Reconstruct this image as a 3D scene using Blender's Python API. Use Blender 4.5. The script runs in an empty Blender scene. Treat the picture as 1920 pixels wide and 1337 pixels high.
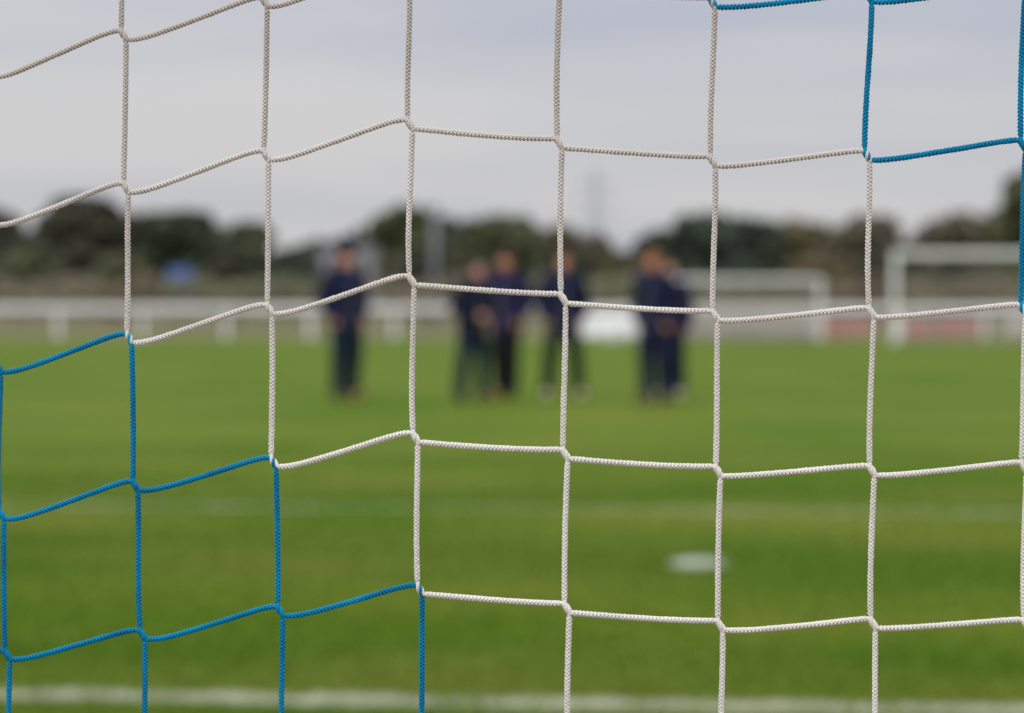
import bpy, bmesh, math, random
import numpy as np
from mathutils import Vector, Matrix

R = math.radians
random.seed(7)
rng = np.random.default_rng(11)
scene = bpy.context.scene
C = scene.collection

# ------------------------------------------------------------------ camera
CAM_H = 1.3
cam_d = bpy.data.cameras.new('camera')
cam = bpy.data.objects.new('camera', cam_d)
C.objects.link(cam)
cam.location = (0, 0, CAM_H)
cam.rotation_euler = (R(90) - math.atan(115.5 / 6600), 0, 0)
cam_d.sensor_width = 36.0
cam_d.lens = 6600 / 1920 * 36
cam_d.clip_start = 0.1
cam_d.clip_end = 6000
cam_d.dof.use_dof = True
cam_d.dof.focus_distance = 2.735
cam_d.dof.aperture_fstop = 6.7
scene.camera = cam

# ------------------------------------------------------------------ world, sun, exposure
SUN_EL, SUN_AZ = R(52), R(205)          # azimuth from +Y clockwise: high behind the camera
w = bpy.data.worlds.new('World')
scene.world = w
w.use_nodes = True
nt = w.node_tree
nt.nodes.clear()
out = nt.nodes.new('ShaderNodeOutputWorld')
bg = nt.nodes.new('ShaderNodeBackground')
bg.inputs['Strength'].default_value = 0.1
sky = nt.nodes.new('ShaderNodeTexSky')
sky.sky_type = 'NISHITA'
sky.sun_disc = False
sky.sun_elevation = SUN_EL
sky.sun_rotation = SUN_AZ
sky.air_density = 1.0
sky.dust_density = 2.0
tc = nt.nodes.new('ShaderNodeTexCoord')
mp = nt.nodes.new('ShaderNodeMapping')
mp.inputs['Scale'].default_value = (3.2, 3.2, 30.0)
mp.inputs['Location'].default_value = (0.35, 0.2, 0.1)
nz = nt.nodes.new('ShaderNodeTexNoise')
nz.inputs['Scale'].default_value = 1.0
nz.inputs['Detail'].default_value = 3.0
nz.inputs['Roughness'].default_value = 0.5
rp = nt.nodes.new('ShaderNodeValToRGB')
rp.color_ramp.elements[0].position = 0.36
rp.color_ramp.elements[0].color = (4.4, 4.6, 5.35, 1)
rp.color_ramp.elements[1].position = 0.60
rp.color_ramp.elements[1].color = (6.0, 5.95, 6.05, 1)
mx = nt.nodes.new('ShaderNodeMix')
mx.data_type = 'RGBA'
mx.inputs['Factor'].default_value = 0.94
L = nt.links.new
L(tc.outputs['Generated'], mp.inputs['Vector'])
L(mp.outputs['Vector'], nz.inputs['Vector'])
# cloud base thins to a paler veil close to the horizon
sz = nt.nodes.new('ShaderNodeSeparateXYZ')
hr = nt.nodes.new('ShaderNodeMapRange')
hr.inputs['From Min'].default_value = 0.0
hr.inputs['From Max'].default_value = 0.075
hr.inputs['To Min'].default_value = 0.10
hr.inputs['To Max'].default_value = -0.04
ad = nt.nodes.new('ShaderNodeMath')
ad.operation = 'ADD'
L(tc.outputs['Generated'], sz.inputs['Vector'])
L(sz.outputs['Z'], hr.inputs['Value'])
L(nz.outputs['Fac'], ad.inputs[0])
L(hr.outputs['Result'], ad.inputs[1])
L(ad.outputs['Value'], rp.inputs['Fac'])
L(sky.outputs['Color'], mx.inputs[6])
L(rp.outputs['Color'], mx.inputs[7])
# an overcast dome grows brighter from the horizon to the zenith
sp = nt.nodes.new('ShaderNodeSeparateXYZ')
mr = nt.nodes.new('ShaderNodeMapRange')
mr.inputs['From Min'].default_value = 0.0
mr.inputs['From Max'].default_value = 1.0
mr.inputs['To Min'].default_value = 1.0
mr.inputs['To Max'].default_value = 2.4
vm = nt.nodes.new('ShaderNodeVectorMath')
vm.operation = 'SCALE'
L(tc.outputs['Generated'], sp.inputs['Vector'])
L(sp.outputs['Z'], mr.inputs['Value'])
L(mx.outputs[2], vm.inputs[0])
L(mr.outputs['Result'], vm.inputs['Scale'])
L(vm.outputs['Vector'], bg.inputs['Color'])
L(bg.outputs['Background'], out.inputs['Surface'])

sun_d = bpy.data.lights.new('sun', 'SUN')
sun_d.energy = 1.5
sun_d.angle = R(22)
sun_d.color = (1.0, 0.96, 0.9)
sun = bpy.data.objects.new('sun', sun_d)
C.objects.link(sun)
sdir = Vector((math.sin(SUN_AZ) * math.cos(SUN_EL), math.cos(SUN_AZ) * math.cos(SUN_EL), math.sin(SUN_EL)))
sun.rotation_euler = (-sdir).to_track_quat('-Z', 'Y').to_euler()
sun.location = (0, -5, 30)

vs = scene.view_settings
vs.view_transform = 'Standard'
vs.look = 'None'
vs.exposure = 0.0
vs.gamma = 1.0
vs.use_curve_mapping = False
scene.render.engine = 'CYCLES'
scene.cycles.use_denoising = True
scene.cycles.denoiser = 'OPENIMAGEDENOISE'
scene.cycles.denoising_input_passes = 'RGB_ALBEDO_NORMAL'
scene.cycles.denoising_prefilter = 'ACCURATE'
scene.cycles.max_bounces = 5

# ------------------------------------------------------------------ materials
def mat(name, col, col2=None, scale=4.0, rough=0.8, spec=0.3, bump=0.0, stretch=None, detail=3.0, metal=0.0):
    m = bpy.data.materials.new(name)
    m.use_nodes = True
    t = m.node_tree
    b = t.nodes['Principled BSDF']
    b.inputs['Roughness'].default_value = rough
    b.inputs['Specular IOR Level'].default_value = spec
    b.inputs['Metallic'].default_value = metal
    b.inputs['Base Color'].default_value = (*col, 1)
    if col2 is None:
        col2 = tuple(c * 0.8 for c in col)
    co = t.nodes.new('ShaderNodeTexCoord')
    mpn = t.nodes.new('ShaderNodeMapping')
    if stretch:
        mpn.inputs['Scale'].default_value = stretch
    n = t.nodes.new('ShaderNodeTexNoise')
    n.inputs['Scale'].default_value = scale
    n.inputs['Detail'].default_value = detail
    r = t.nodes.new('ShaderNodeValToRGB')
    r.color_ramp.elements[0].position = 0.32
    r.color_ramp.elements[0].color = (*col, 1)
    r.color_ramp.elements[1].position = 0.68
    r.color_ramp.elements[1].color = (*col2, 1)
    t.links.new(co.outputs['Object'], mpn.inputs['Vector'])
    t.links.new(mpn.outputs['Vector'], n.inputs['Vector'])
    t.links.new(n.outputs['Fac'], r.inputs['Fac'])
    t.links.new(r.outputs['Color'], b.inputs['Base Color'])
    if bump:
        bp = t.nodes.new('ShaderNodeBump')
        bp.inputs['Strength'].default_value = bump
        bp.inputs['Distance'].default_value = 0.02
        t.links.new(n.outputs['Fac'], bp.inputs['Height'])
        t.links.new(bp.outputs['Normal'], b.inputs['Normal'])
    return m

def grass_mat(name):
    m = bpy.data.materials.new(name)
    m.use_nodes = True
    t = m.node_tree
    b = t.nodes['Principled BSDF']
    b.inputs['Roughness'].default_value = 0.75
    b.inputs['Specular IOR Level'].default_value = 0.02
    co = t.nodes.new('ShaderNodeTexCoord')
    def noise(sc, stretch, detail=3):
        mpn = t.nodes.new('ShaderNodeMapping')
        mpn.inputs['Scale'].default_value = stretch
        n = t.nodes.new('ShaderNodeTexNoise')
        n.inputs['Scale'].default_value = sc
        n.inputs['Detail'].default_value = detail
        t.links.new(co.outputs['Object'], mpn.inputs['Vector'])
        t.links.new(mpn.outputs['Vector'], n.inputs['Vector'])
        return n
    def ramp(src, p0, c0, p1, c1):
        r = t.nodes.new('ShaderNodeValToRGB')
        r.color_ramp.elements[0].position = p0
        r.color_ramp.elements[0].color = (*c0, 1)
        r.color_ramp.elements[1].position = p1
        r.color_ramp.elements[1].color = (*c1, 1)
        t.links.new(src, r.inputs['Fac'])
        return r
    # broad patches: fresh green against slightly dry, yellowish turf
    n1 = noise(0.42, (0.8, 0.8, 1.0), 5)
    r1 = ramp(n1.outputs['Fac'], 0.40, GRASS_A, 0.62, GRASS_B)
    # mower passes across the pitch
    wv = t.nodes.new('ShaderNodeTexWave')
    wv.wave_type = 'BANDS'
    wv.bands_direction = 'Y'
    wv.inputs['Scale'].default_value = 0.055
    wv.inputs['Distortion'].default_value = 1.2
    wv.inputs['Detail'].default_value = 2.0
    t.links.new(co.outputs['Object'], wv.inputs['Vector'])
    r2 = ramp(wv.outputs['Fac'], 0.35, (0.91, 0.94, 0.93), 0.65, (1.04, 1.03, 1.0))
    # fine clumps
    n3 = noise(9.0, (1, 1, 1), 4)
    r3 = ramp(n3.outputs['Fac'], 0.3, (0.72, 0.75, 0.75), 0.7, (1.15, 1.12, 1.1))
    def mul(a, bb):
        x = t.nodes.new('ShaderNodeMix')
        x.data_type = 'RGBA'
        x.blend_type = 'MULTIPLY'
        x.inputs['Factor'].default_value = 1.0
        t.links.new(a, x.inputs[6])
        t.links.new(bb, x.inputs[7])
        return x.outputs[2]
    c = mul(mul(r1.outputs['Color'], r2.outputs['Color']), r3.outputs['Color'])
    t.links.new(c, b.inputs['Base Color'])
    return m

GRASS_A = (0.085, 0.156, 0.009)
GRASS_B = (0.148, 0.190, 0.024)
M = {}
M['grass'] = grass_mat('mown_grass')
M['rough'] = mat('rough_ground', (0.19, 0.165, 0.12), (0.24, 0.205, 0.15), 0.4, 0.9, 0.1)
M['paint'] = mat('line_paint', (0.74, 0.73, 0.62), (0.46, 0.49, 0.34), 9.0, 0.9, 0.1)
M['fresh_paint'] = mat('fresh_line_paint', (0.80, 0.80, 0.74), (0.66, 0.68, 0.58), 9.0, 0.9, 0.1)
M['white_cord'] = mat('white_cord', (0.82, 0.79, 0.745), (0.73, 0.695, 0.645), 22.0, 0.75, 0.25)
def dull_with_height(m, z0, z1, dull):
    """duller, greyer tone on the upper rows of the net, fading downwards in uneven blotches"""
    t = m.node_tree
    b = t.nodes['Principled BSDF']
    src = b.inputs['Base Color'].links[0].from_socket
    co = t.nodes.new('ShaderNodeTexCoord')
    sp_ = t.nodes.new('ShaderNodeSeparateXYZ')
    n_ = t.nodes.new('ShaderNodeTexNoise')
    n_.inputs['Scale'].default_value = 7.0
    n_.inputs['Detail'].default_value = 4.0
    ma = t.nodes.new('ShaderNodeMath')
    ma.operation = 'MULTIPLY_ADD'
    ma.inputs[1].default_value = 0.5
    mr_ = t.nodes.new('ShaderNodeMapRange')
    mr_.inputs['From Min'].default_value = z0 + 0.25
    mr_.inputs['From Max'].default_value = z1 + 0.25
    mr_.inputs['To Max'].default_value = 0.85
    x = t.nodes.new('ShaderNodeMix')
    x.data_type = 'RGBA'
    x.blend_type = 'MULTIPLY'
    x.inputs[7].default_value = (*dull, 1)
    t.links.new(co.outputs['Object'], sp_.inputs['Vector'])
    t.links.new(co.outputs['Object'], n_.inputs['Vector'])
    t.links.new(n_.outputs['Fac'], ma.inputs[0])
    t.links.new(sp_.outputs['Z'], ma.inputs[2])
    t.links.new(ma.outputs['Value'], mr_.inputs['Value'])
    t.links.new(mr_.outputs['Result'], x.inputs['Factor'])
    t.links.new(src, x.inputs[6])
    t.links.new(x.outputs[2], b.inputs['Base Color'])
dull_with_height(M['white_cord'], 1.20, 1.50, (0.62, 0.59, 0.55))  # white cord colour turns duller and greyer towards the top of the net
M['blue_cord'] = mat('blue_cord', (0.001, 0.265, 0.48), (0.001, 0.165, 0.33), 22.0, 0.6, 0.15)
M['white_metal'] = mat('white_painted_metal', (0.86, 0.86, 0.86), (0.80, 0.80, 0.79), 3.0, 0.45, 0.4)
M['grey_metal'] = mat('grey_metal', (0.22, 0.23, 0.25), (0.17, 0.18, 0.2), 3.0, 0.6, 0.4)
M['pylon'] = mat('galvanised_steel', (0.40, 0.43, 0.47), None, 0.5, 0.6, 0.4)
M['white_board'] = mat('white_board', (0.74, 0.74, 0.73), (0.56, 0.57, 0.56), 2.4, 0.6, 0.3)
M['cream_board'] = mat('cream_board', (0.52, 0.48, 0.42), (0.44, 0.41, 0.36), 2.0, 0.6, 0.3)
M['red_board'] = mat('red_board', (0.46, 0.17, 0.155), (0.50, 0.30, 0.28), 2.6, 0.6, 0.3)
M['blue_sign'] = mat('blue_sign', (0.085, 0.16, 0.42), (0.10, 0.18, 0.42), 3.0, 0.5, 0.4)
M['bark'] = mat('bark', (0.07, 0.055, 0.042), (0.045, 0.036, 0.03), 3.0, 0.9, 0.1)
M['render_wall'] = mat('grey_rendered_wall', (0.30, 0.30, 0.315), (0.26, 0.26, 0.275), 0.6, 0.9, 0.2)
M['slate'] = mat('slate_roof', (0.07, 0.075, 0.085), (0.05, 0.055, 0.065), 1.0, 0.7, 0.3)
M['glass'] = mat('window_glass', (0.03, 0.035, 0.04), None, 1.0, 0.1, 0.5)
M['net_twine'] = mat('net_twine', (0.7, 0.7, 0.68), None, 4.0, 0.8, 0.2)

def leafmat(name, c):
    hz = 0.95 if 'hedge' in name else 0.92
    return mat(name, tuple((x * 0.7 + sum(c) * 0.1) * (2.3 * hz) * k for x, k in zip(c, (0.98, 1.07, 0.95))), tuple((x * 0.7 + sum(c) * 0.1) * (3.9 * hz) * k for x, k in zip(c, (0.98, 1.07, 0.95))), 1.1, 0.8, 0.15, detail=2.0)
LEAF = {
    'dark_brown': leafmat('leaf_dark_brown', (0.030, 0.027, 0.019)),
    'dark_green': leafmat('leaf_dark_green', (0.024, 0.031, 0.018)),
    'deep_green': leafmat('leaf_deep_green', (0.020, 0.027, 0.019)),
    'olive': leafmat('leaf_olive', (0.046, 0.047, 0.020)),
    'grey': leafmat('leaf_grey_green', (0.040, 0.040, 0.033)),
    'brown': leafmat('leaf_brown', (0.056, 0.042, 0.027)),
    'rust': leafmat('leaf_rust', (0.070, 0.052, 0.024)),
    'hedge_brown': leafmat('leaf_hedge_brown', (0.144, 0.107, 0.081)),
    'hedge_red': leafmat('leaf_hedge_red', (0.121, 0.081, 0.063)),
    'hedge_olive': leafmat('leaf_hedge_olive', (0.129, 0.113, 0.071)),
}

# ------------------------------------------------------------------ object helpers
def link(name, me, m=None, parent=None):
    o = bpy.data.objects.new(name, me)
    C.objects.link(o)
    if m is not None and me is not None:
        me.materials.append(m)
    if parent is not None:
        o.parent = parent
    return o

def tag(o, label, cat, group=None):
    o['label'] = label
    o['category'] = cat
    if group:
        o['group'] = group
    return o

def thing(name, label, cat, loc=(0, 0, 0), rz=0.0, group=None):
    o = bpy.data.objects.new(name, None)
    o.empty_display_size = 0.2
    C.objects.link(o)
    o.location = loc
    o.rotation_euler = (0, 0, rz)
    return tag(o, label, cat, group)

def mesh_np(name, V, F, smooth=False):
    """V (n,3) and F (m,k) arrays to a mesh"""
    V = np.ascontiguousarray(V, dtype=np.float32)
    F = np.ascontiguousarray(F, dtype=np.int32)
    me = bpy.data.meshes.new(name)
    k = F.shape[1]
    me.vertices.add(len(V))
    me.vertices.foreach_set('co', V.ravel())
    me.loops.add(F.size)
    me.loops.foreach_set('vertex_index', F.ravel())
    me.polygons.add(len(F))
    me.polygons.foreach_set('loop_start', np.arange(0, F.size, k, dtype=np.int32))
    me.polygons.foreach_set('loop_total', np.full(len(F), k, dtype=np.int32))
    if smooth:
        me.polygons.foreach_set('use_smooth', np.ones(len(F), dtype=bool))
    me.update(calc_edges=True)
    return me

def bm_box(bm, c, s, rot=None):
    mtx = Matrix.Translation(Vector(c))
    if rot is not None:
        mtx = mtx @ rot
    mtx = mtx @ Matrix.Diagonal((s[0], s[1], s[2], 1))
    bmesh.ops.create_cube(bm, size=1.0, matrix=mtx)

def bm_bar(bm, a, b, r0, r1=None, seg=10):
    a, b = Vector(a), Vector(b)
    d = b - a
    q = d.to_track_quat('Z', 'Y').to_matrix().to_4x4()
    bmesh.ops.create_cone(bm, cap_ends=True, segments=seg, radius1=r0, radius2=r0 if r1 is None else r1,
                          depth=d.length, matrix=Matrix.Translation((a + b) / 2) @ q)

def bm_mesh(name, bm, bevel=0.0, smooth=False):
    if bevel:
        bmesh.ops.bevel(bm, geom=list(bm.edges), offset=bevel, segments=2, affect='EDGES', profile=0.5)
    me = bpy.data.meshes.new(name)
    bm.to_mesh(me)
    bm.free()
    if smooth:
        for p in me.polygons:
            p.use_smooth = True
    return me

def box_part(name, c, s, m, parent, bevel=0.01, rot=None):
    bm = bmesh.new()
    bm_box(bm, c, s, rot)
    return link(name, bm_mesh(name, bm, bevel), m, parent)

def bar_part(name, a, b, r, m, parent, r1=None, seg=12):
    bm = bmesh.new()
    bm_bar(bm, a, b, r, r1, seg)
    return link(name, bm_mesh(name, bm, 0, True), m, parent)

# ------------------------------------------------------------------ ground and pitch
PITCH_ROT = R(-8.3)                # the pitch lies a little askew to the view
bm = bmesh.new()
bmesh.ops.create_grid(bm, x_segments=8, y_segments=8, size=4000)
g = link('ground', bm_mesh('ground', bm), M['rough'])
g['kind'] = 'structure'
bm = bmesh.new()
bmesh.ops.create_grid(bm, x_segments=4, y_segments=4, size=1)
for v in bm.verts:
    v.co.x *= 60
    v.co.y = v.co.y * 46.5 + 52.0
    v.co.z = 0.004
p = link('pitch', bm_mesh('pitch', bm), M['grass'])
p.rotation_euler = (0, 0, PITCH_ROT)
p['kind'] = 'structure'

# strip of rough, half dry grass between the pitch and the hedge
bm = bmesh.new()
bmesh.ops.create_grid(bm, x_segments=4, y_segments=4, size=1)
for v in bm.verts:
    v.co.x *= 90
    v.co.y = v.co.y * 40 + 138.7
    v.co.z = 0.0045
p = link('grass_verge', bm_mesh('grass_verge', bm), mat('rough_grass', (0.125, 0.145, 0.055), (0.20, 0.175, 0.10), 0.35, 0.9, 0.05))
p.rotation_euler = (0, 0, PITCH_ROT)
p['kind'] = 'structure'

def pitch_to_world(x, y):
    c, s = math.cos(PITCH_ROT), math.sin(PITCH_ROT)
    return x * c - y * s, x * s + y * c

def blades(xy, h, wd, z0):
    n = len(xy)
    a = rng.uniform(0, 2 * math.pi, n)
    hh = h * rng.uniform(0.6, 1.25, n)
    lean = rng.normal(0, 0.35, (n, 2)) * hh[:, None]
    V = np.zeros((n, 3, 3))
    dx = np.stack([np.cos(a), np.sin(a)], 1) * wd / 2
    V[:, 0, :2] = xy - dx
    V[:, 1, :2] = xy + dx
    V[:, 2, :2] = xy + lean
    V[:, :2, 2] = z0
    V[:, 2, 2] = z0 + hh
    F = np.arange(n * 3).reshape(n, 3)
    return V.reshape(-1, 3), F

# short turf blades where the pitch is nearest to the lens
n = 330000
y = 9.6 + 22.0 * rng.beta(1.0, 1.7, n)
x = rng.uniform(-1, 1, n) * (0.30 * y + 0.5)
V, F = blades(np.stack([x, y], 1), 0.024, 0.0035, 0.004)
gr = link('turf_blades', mesh_np('turf_blades', V, F), M['grass'])
gr.rotation_euler = (0, 0, PITCH_ROT)
gr['kind'] = 'stuff'
tag(gr, 'short green mown grass blades of the near part of the pitch', 'grass')

def painted_line(name, y0, x0, x1, width, density, cover, gap=0.05):
    """a line across the pitch: ragged painted strip with whitened blades"""
    nseg = int((x1 - x0) / 0.08)
    xs = np.linspace(x0, x1, nseg)
    wob = np.convolve(rng.normal(0, 1, nseg + 12), np.ones(6) / 6, 'same')[6:-6] * 0.03
    wob2 = np.convolve(rng.normal(0, 1, nseg + 12), np.ones(6) / 6, 'same')[6:-6] * 0.03
    kw = np.convolve(rng.uniform(-0.25, 1.5, nseg + 4), np.ones(3) / 3, 'same')[2:-2].clip(gap, 1.1)
    lo = np.stack([xs, y0 - width / 2 * kw + wob, np.full(nseg, 0.008)], 1)
    hi = np.stack([xs, y0 + width / 2 * kw + wob2, np.full(nseg, 0.008)], 1)
    V = np.concatenate([lo, hi])
    i = np.arange(nseg - 1)
    F = np.stack([i, i + 1, i + 1 + nseg, i + nseg], 1)
    T = np.concatenate([F[:, [0, 1, 2]], F[:, [0, 2, 3]]])
    nb = int((x1 - x0) * width * density)
    xx = rng.uniform(x0, x1, nb)
    patch = np.interp(xx, np.arange(x0 - 1, x1 + 1, 0.11), rng.uniform(0, 1, len(np.arange(x0 - 1, x1 + 1, 0.11))))
    keep = rng.uniform(0, 1, nb) < cover * (0.35 + 0.9 * patch)
    xx = xx[keep]
    yy = y0 + rng.normal(0, width * 0.33, len(xx))
    BV, BF = blades(np.stack([xx, yy], 1), 0.027, 0.006, 0.008)
    o = link(name, mesh_np(name, np.concatenate([V, BV]), np.concatenate([T, BF + len(V)])), M['paint'])
    o.rotation_euler = (0, 0, PITCH_ROT)
    o['kind'] = 'structure'
    return o

painted_line('goal_area_line', 10.95, -8.0, 6.0, 0.13, 14000, 0.7)
painted_line('penalty_area_line', 20.96, -14.0, 14.0, 0.088, 1800, 0.58, 0.45)

# penalty spot
sx, sy = 0.885, 16.82
c, s = math.cos(-PITCH_ROT), math.sin(-PITCH_ROT)
spx, spy = sx * c - sy * s, sx * s + sy * c
na = 40
ang = np.linspace(0, 2 * math.pi, na, endpoint=False)
rad = 0.125 * (1 + 0.10 * np.sin(3 * ang + 1) + rng.normal(0, 0.05, na))
V = np.concatenate([[[spx, spy, 0.0085]], np.stack([spx + 0.82 * rad * np.cos(ang), spy + 0.95 * rad * np.sin(ang), np.full(na, 0.0085)], 1)])
F = np.array([[0, 1 + i, 1 + (i + 1) % na] for i in range(na)])
q = rng.normal(0, 0.055, (2000, 2)) * [0.85, 1.1]
BV, BF = blades(q + [spx, spy], 0.026, 0.006, 0.0085)
o = link('penalty_spot', mesh_np('penalty_spot', np.concatenate([V, BV]), np.concatenate([F, BF + len(V)])), M['fresh_paint'])
o.rotation_euler = (0, 0, PITCH_ROT)
o['kind'] = 'structure'

# ------------------------------------------------------------------ trees and hedges
def leaf_quads(P, size, flat=0.6):
    """P (n,3) leaf centres; random oriented quads"""
    n = len(P)
    a = rng.normal(0, 1, (n, 3))
    a /= np.linalg.norm(a, axis=1)[:, None]
    b = rng.normal(0, 1, (n, 3))
    b -= a * (a * b).sum(1)[:, None]
    b /= np.linalg.norm(b, axis=1)[:, None]
    sz = size * rng.uniform(0.6, 1.3, n)[:, None]
    a = a * sz
    b = b * sz * flat
    V = np.stack([P - a, P - b * 0.9, P + a, P + b * 1.1], 1).reshape(-1, 3)
    return V, np.arange(n * 4).reshape(n, 4)

def tree(label, x, y, h, rw, kind, n=1500, low=0.12, group='trees along the far side of the ground'):
    t = thing('tree', label, 'tree', (x, y, 0), 0, group)
    bm = bmesh.new()
    bm_bar(bm, (0, 0, -0.1), (0.05 * h * 0.2, 0, h * 0.35), 0.032 * h, 0.022 * h, 9)
    bm_bar(bm, (0.01 * h, 0, h * 0.34), (0.0, 0.02 * h, h * 0.78), 0.022 * h, 0.008 * h, 8)
    cl = []
    nl = 9
    for i in range(nl):
        a = i * 2.4 + random.uniform(-0.4, 0.4)
        zb = h * random.uniform(0.2, 0.5)
        ze = h * (low + 0.18 + (0.88 - low - 0.18) * (i + 0.5) / nl) + random.uniform(-.04, .04) * h
        prof = math.sqrt(max(0.08, 1 - ((ze / h - 0.45) / 0.55) ** 2))
        rr = rw * random.uniform(0.5, 0.74) * prof
        e = Vector((math.cos(a) * rr, math.sin(a) * rr, ze))
        bm_bar(bm, (0.005 * h, 0, zb), e, 0.011 * h, 0.004 * h, 6)
        cl.append((e, rw * random.uniform(0.34, 0.5), h * random.uniform(0.13, 0.18)))
    cl.append((Vector((random.uniform(-.1, .1) * rw, 0, h * 0.85)), rw * 0.42, h * 0.15))
    cl.append((Vector((0, 0, h * 0.5)), rw * 0.6, h * 0.24))
    for a in (0.4, 1.9, 3.5, 5.0):
        cl.append((Vector((math.cos(a) * rw * 0.5, math.sin(a) * rw * 0.5, h * (low + 0.12))), rw * 0.42, h * 0.14))
    link('trunk', bm_mesh('trunk', bm, 0, True), M['bark'], t)
    P = []
    for e, r_, hz in cl:
        k = n // len(cl)
        d = rng.normal(0, 1, (k, 3))
        d /= np.linalg.norm(d, axis=1)[:, None]
        d *= (rng.uniform(0.25, 1.0, k) ** 0.45)[:, None]
        P.append(np.array(e) + d * [r_, r_, hz])
    P = np.concatenate(P)
    P[:, 2] = np.clip(P[:, 2], 0.05, h * 1.02)
    V, F = leaf_quads(P, 0.055 * (h + 2 * rw) / 2 ** 0.5)
    link('crown', mesh_np('crown', V, F), LEAF[kind], t)
    return t

FX = 6600.0
def tx(px, d):
    return (px - 960) / FX * d
def tz(py, d):
    return CAM_H + (553 - py) / FX * d

# (bearing, top, half width) measured at each tree's distance d, kind, label
TREES = [
    (-40, 398, 80, 262, 'dark_brown', 'dark brown tree at the far left edge of the treeline'),
    (140, 362, 82, 240, 'dark_brown', 'tall rounded dark brown tree, highest crown left of the blue sign'),
    (256, 398, 62, 258, 'dark_brown', 'dark tree just right of the tall rounded one at left'),
    (338, 392, 66, 245, 'dark_green', 'dark green tree rising directly behind the blue sign'),
    (442, 416, 58, 250, 'olive', 'olive tree with pointed top, right of the tree behind the blue sign'),
    (530, 462, 52, 238, 'deep_green', 'low dark tree in the dip left of the grey house'),
    (588, 446, 45, 262, 'grey', 'grey green tree touching the left side of the grey house'),
    (742, 383, 58, 240, 'olive', 'tall olive brown tree between the grey house and the grey mast'),
    (812, 404, 46, 265, 'grey', 'grey green tree standing behind the grey mast'),
    (868, 408, 50, 252, 'grey', 'grey brown tree just right of the grey mast'),
    (938, 400, 62, 244, 'olive', 'dark olive tree rising behind the pair of people'),
    (1012, 422, 56, 252, 'brown', 'brown tree between the pair and the lone person with pale shoes'),
    (1088, 440, 62, 258, 'brown', 'grey brown tree below the pylon, behind the lone person with pale shoes'),
    (1168, 468, 54, 248, 'brown', 'lowest brown tree in the gap right of the pylon'),
    (1240, 428, 40, 262, 'deep_green', 'narrow dark tree at the left flank of the big dark green trees'),
    (1306, 397, 64, 234, 'deep_green', 'big dark green tree above the two people standing close together'),
    (1392, 405, 62, 236, 'deep_green', 'big dark green tree behind the crossbar of the small goal'),
    (1488, 408, 66, 250, 'rust', 'rusty olive tree behind the right post of the small goal'),
    (1556, 428, 40, 268, 'brown', 'brown tree set back in the dip right of the small goal'),
    (1622, 400, 64, 245, 'brown', 'rounded brown tree between the two white goals'),
    (1704, 446, 40, 262, 'brown', 'low brown tree behind the left post of the large goal'),
    (1790, 396, 72, 245, 'brown', 'broad domed brown tree above the crossbar of the large goal'),
    (1872, 424, 50, 255, 'brown', 'small brown tree right of the domed one above the large goal'),
    (1974, 290, 78, 180, 'olive', 'tallest olive tree, cut by the right edge of the picture'),
]
for px, top, hw, d, kind, lab in TREES:
    tree(lab, tx(px, d), d, tz(top + 4, d), hw / FX * d * 1.46, kind, 2400)

SHRUBS = [
    (55, 462, 80, 215, 'olive', 'broad olive shrub at far left above the brown hedge'),
    (225, 470, 70, 214, 'olive', 'olive shrub left of the blue sign above the hedge'),
    (420, 478, 70, 216, 'dark_brown', 'dark brown shrub right of the blue sign above the hedge'),
    (560, 486, 60, 214, 'deep_green', 'dark green shrub left of the person in the black hat'),
    (760, 476, 70, 215, 'dark_brown', 'dark brown shrub at the foot of the grey mast'),
    (900, 478, 70, 214, 'dark_brown', 'dark brown shrub behind the heads of the pair'),
    (1040, 480, 70, 215, 'dark_green', 'green brown shrub behind the head of the lone person with pale shoes'),
    (1150, 486, 56, 214, 'olive', 'olive brown shrub in the gap right of the lone person with pale shoes'),
    (1260, 478, 60, 216, 'deep_green', 'dark shrub behind the heads of the two people close together'),
    (1400, 480, 80, 215, 'deep_green', 'dark green shrub behind the small goal'),
    (1530, 478, 70, 216, 'rust', 'rusty shrub at the right end of the small goal crossbar'),
    (1660, 480, 70, 214, 'dark_brown', 'dark brown shrub left of the large goal post'),
    (1800, 484, 80, 215, 'dark_brown', 'dark brown shrub under the crossbar of the large goal'),
    (1920, 478, 70, 214, 'dark_brown', 'dark shrub at the right edge behind the large goal'),
]
for px, top, hw, d, kind, lab in SHRUBS:
    t = tree(lab, tx(px, d), d, tz(top, d), hw / FX * d, kind, 900, 0.02, 'shrubs in front of the treeline')
    t.name = 'shrub'
    t['category'] = 'shrub'

def hedge(label, px0, px1, d, top, kind):
    x0, x1, h = tx(px0, d), tx(px1, d), tz(top, d)
    t = thing('hedge', label, 'hedge', ((x0 + x1) / 2, d, 0), 0, 'hedge sections behind the white rail')
    L_ = x1 - x0
    k = int(L_ * 620)
    P = np.stack([rng.uniform(-L_ / 2, L_ / 2, k), rng.uniform(-0.45, 0.45, k), rng.uniform(0.02, 1, k) * h], 1)
    P[:, 2] *= 0.95 + 0.07 * np.sin(P[:, 0] * 1.7 + d) + rng.normal(0, 0.02, k)
    P[:, 2] = np.clip(P[:, 2], 0.03, None)
    V, F = leaf_quads(P, 0.062)
    link('foliage', mesh_np('foliage', V, F), LEAF[kind], t)
    for i in range(int(L_ / 0.9)):
        xx = -L_ / 2 + 0.4 + i * 0.9
        bm = bmesh.new()
        bm_bar(bm, (xx, 0, -0.05), (xx + 0.05, 0.02, h * 0.55), 0.035, 0.02, 6)
        for sgn in (-1, 1):
            bm_bar(bm, (xx + 0.02, 0, h * 0.25), (xx + sgn * 0.3, 0.1 * sgn, h * 0.85), 0.016, 0.006, 5)
        link('stem', bm_mesh('stem', bm, 0, True), M['bark'], t)

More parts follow.
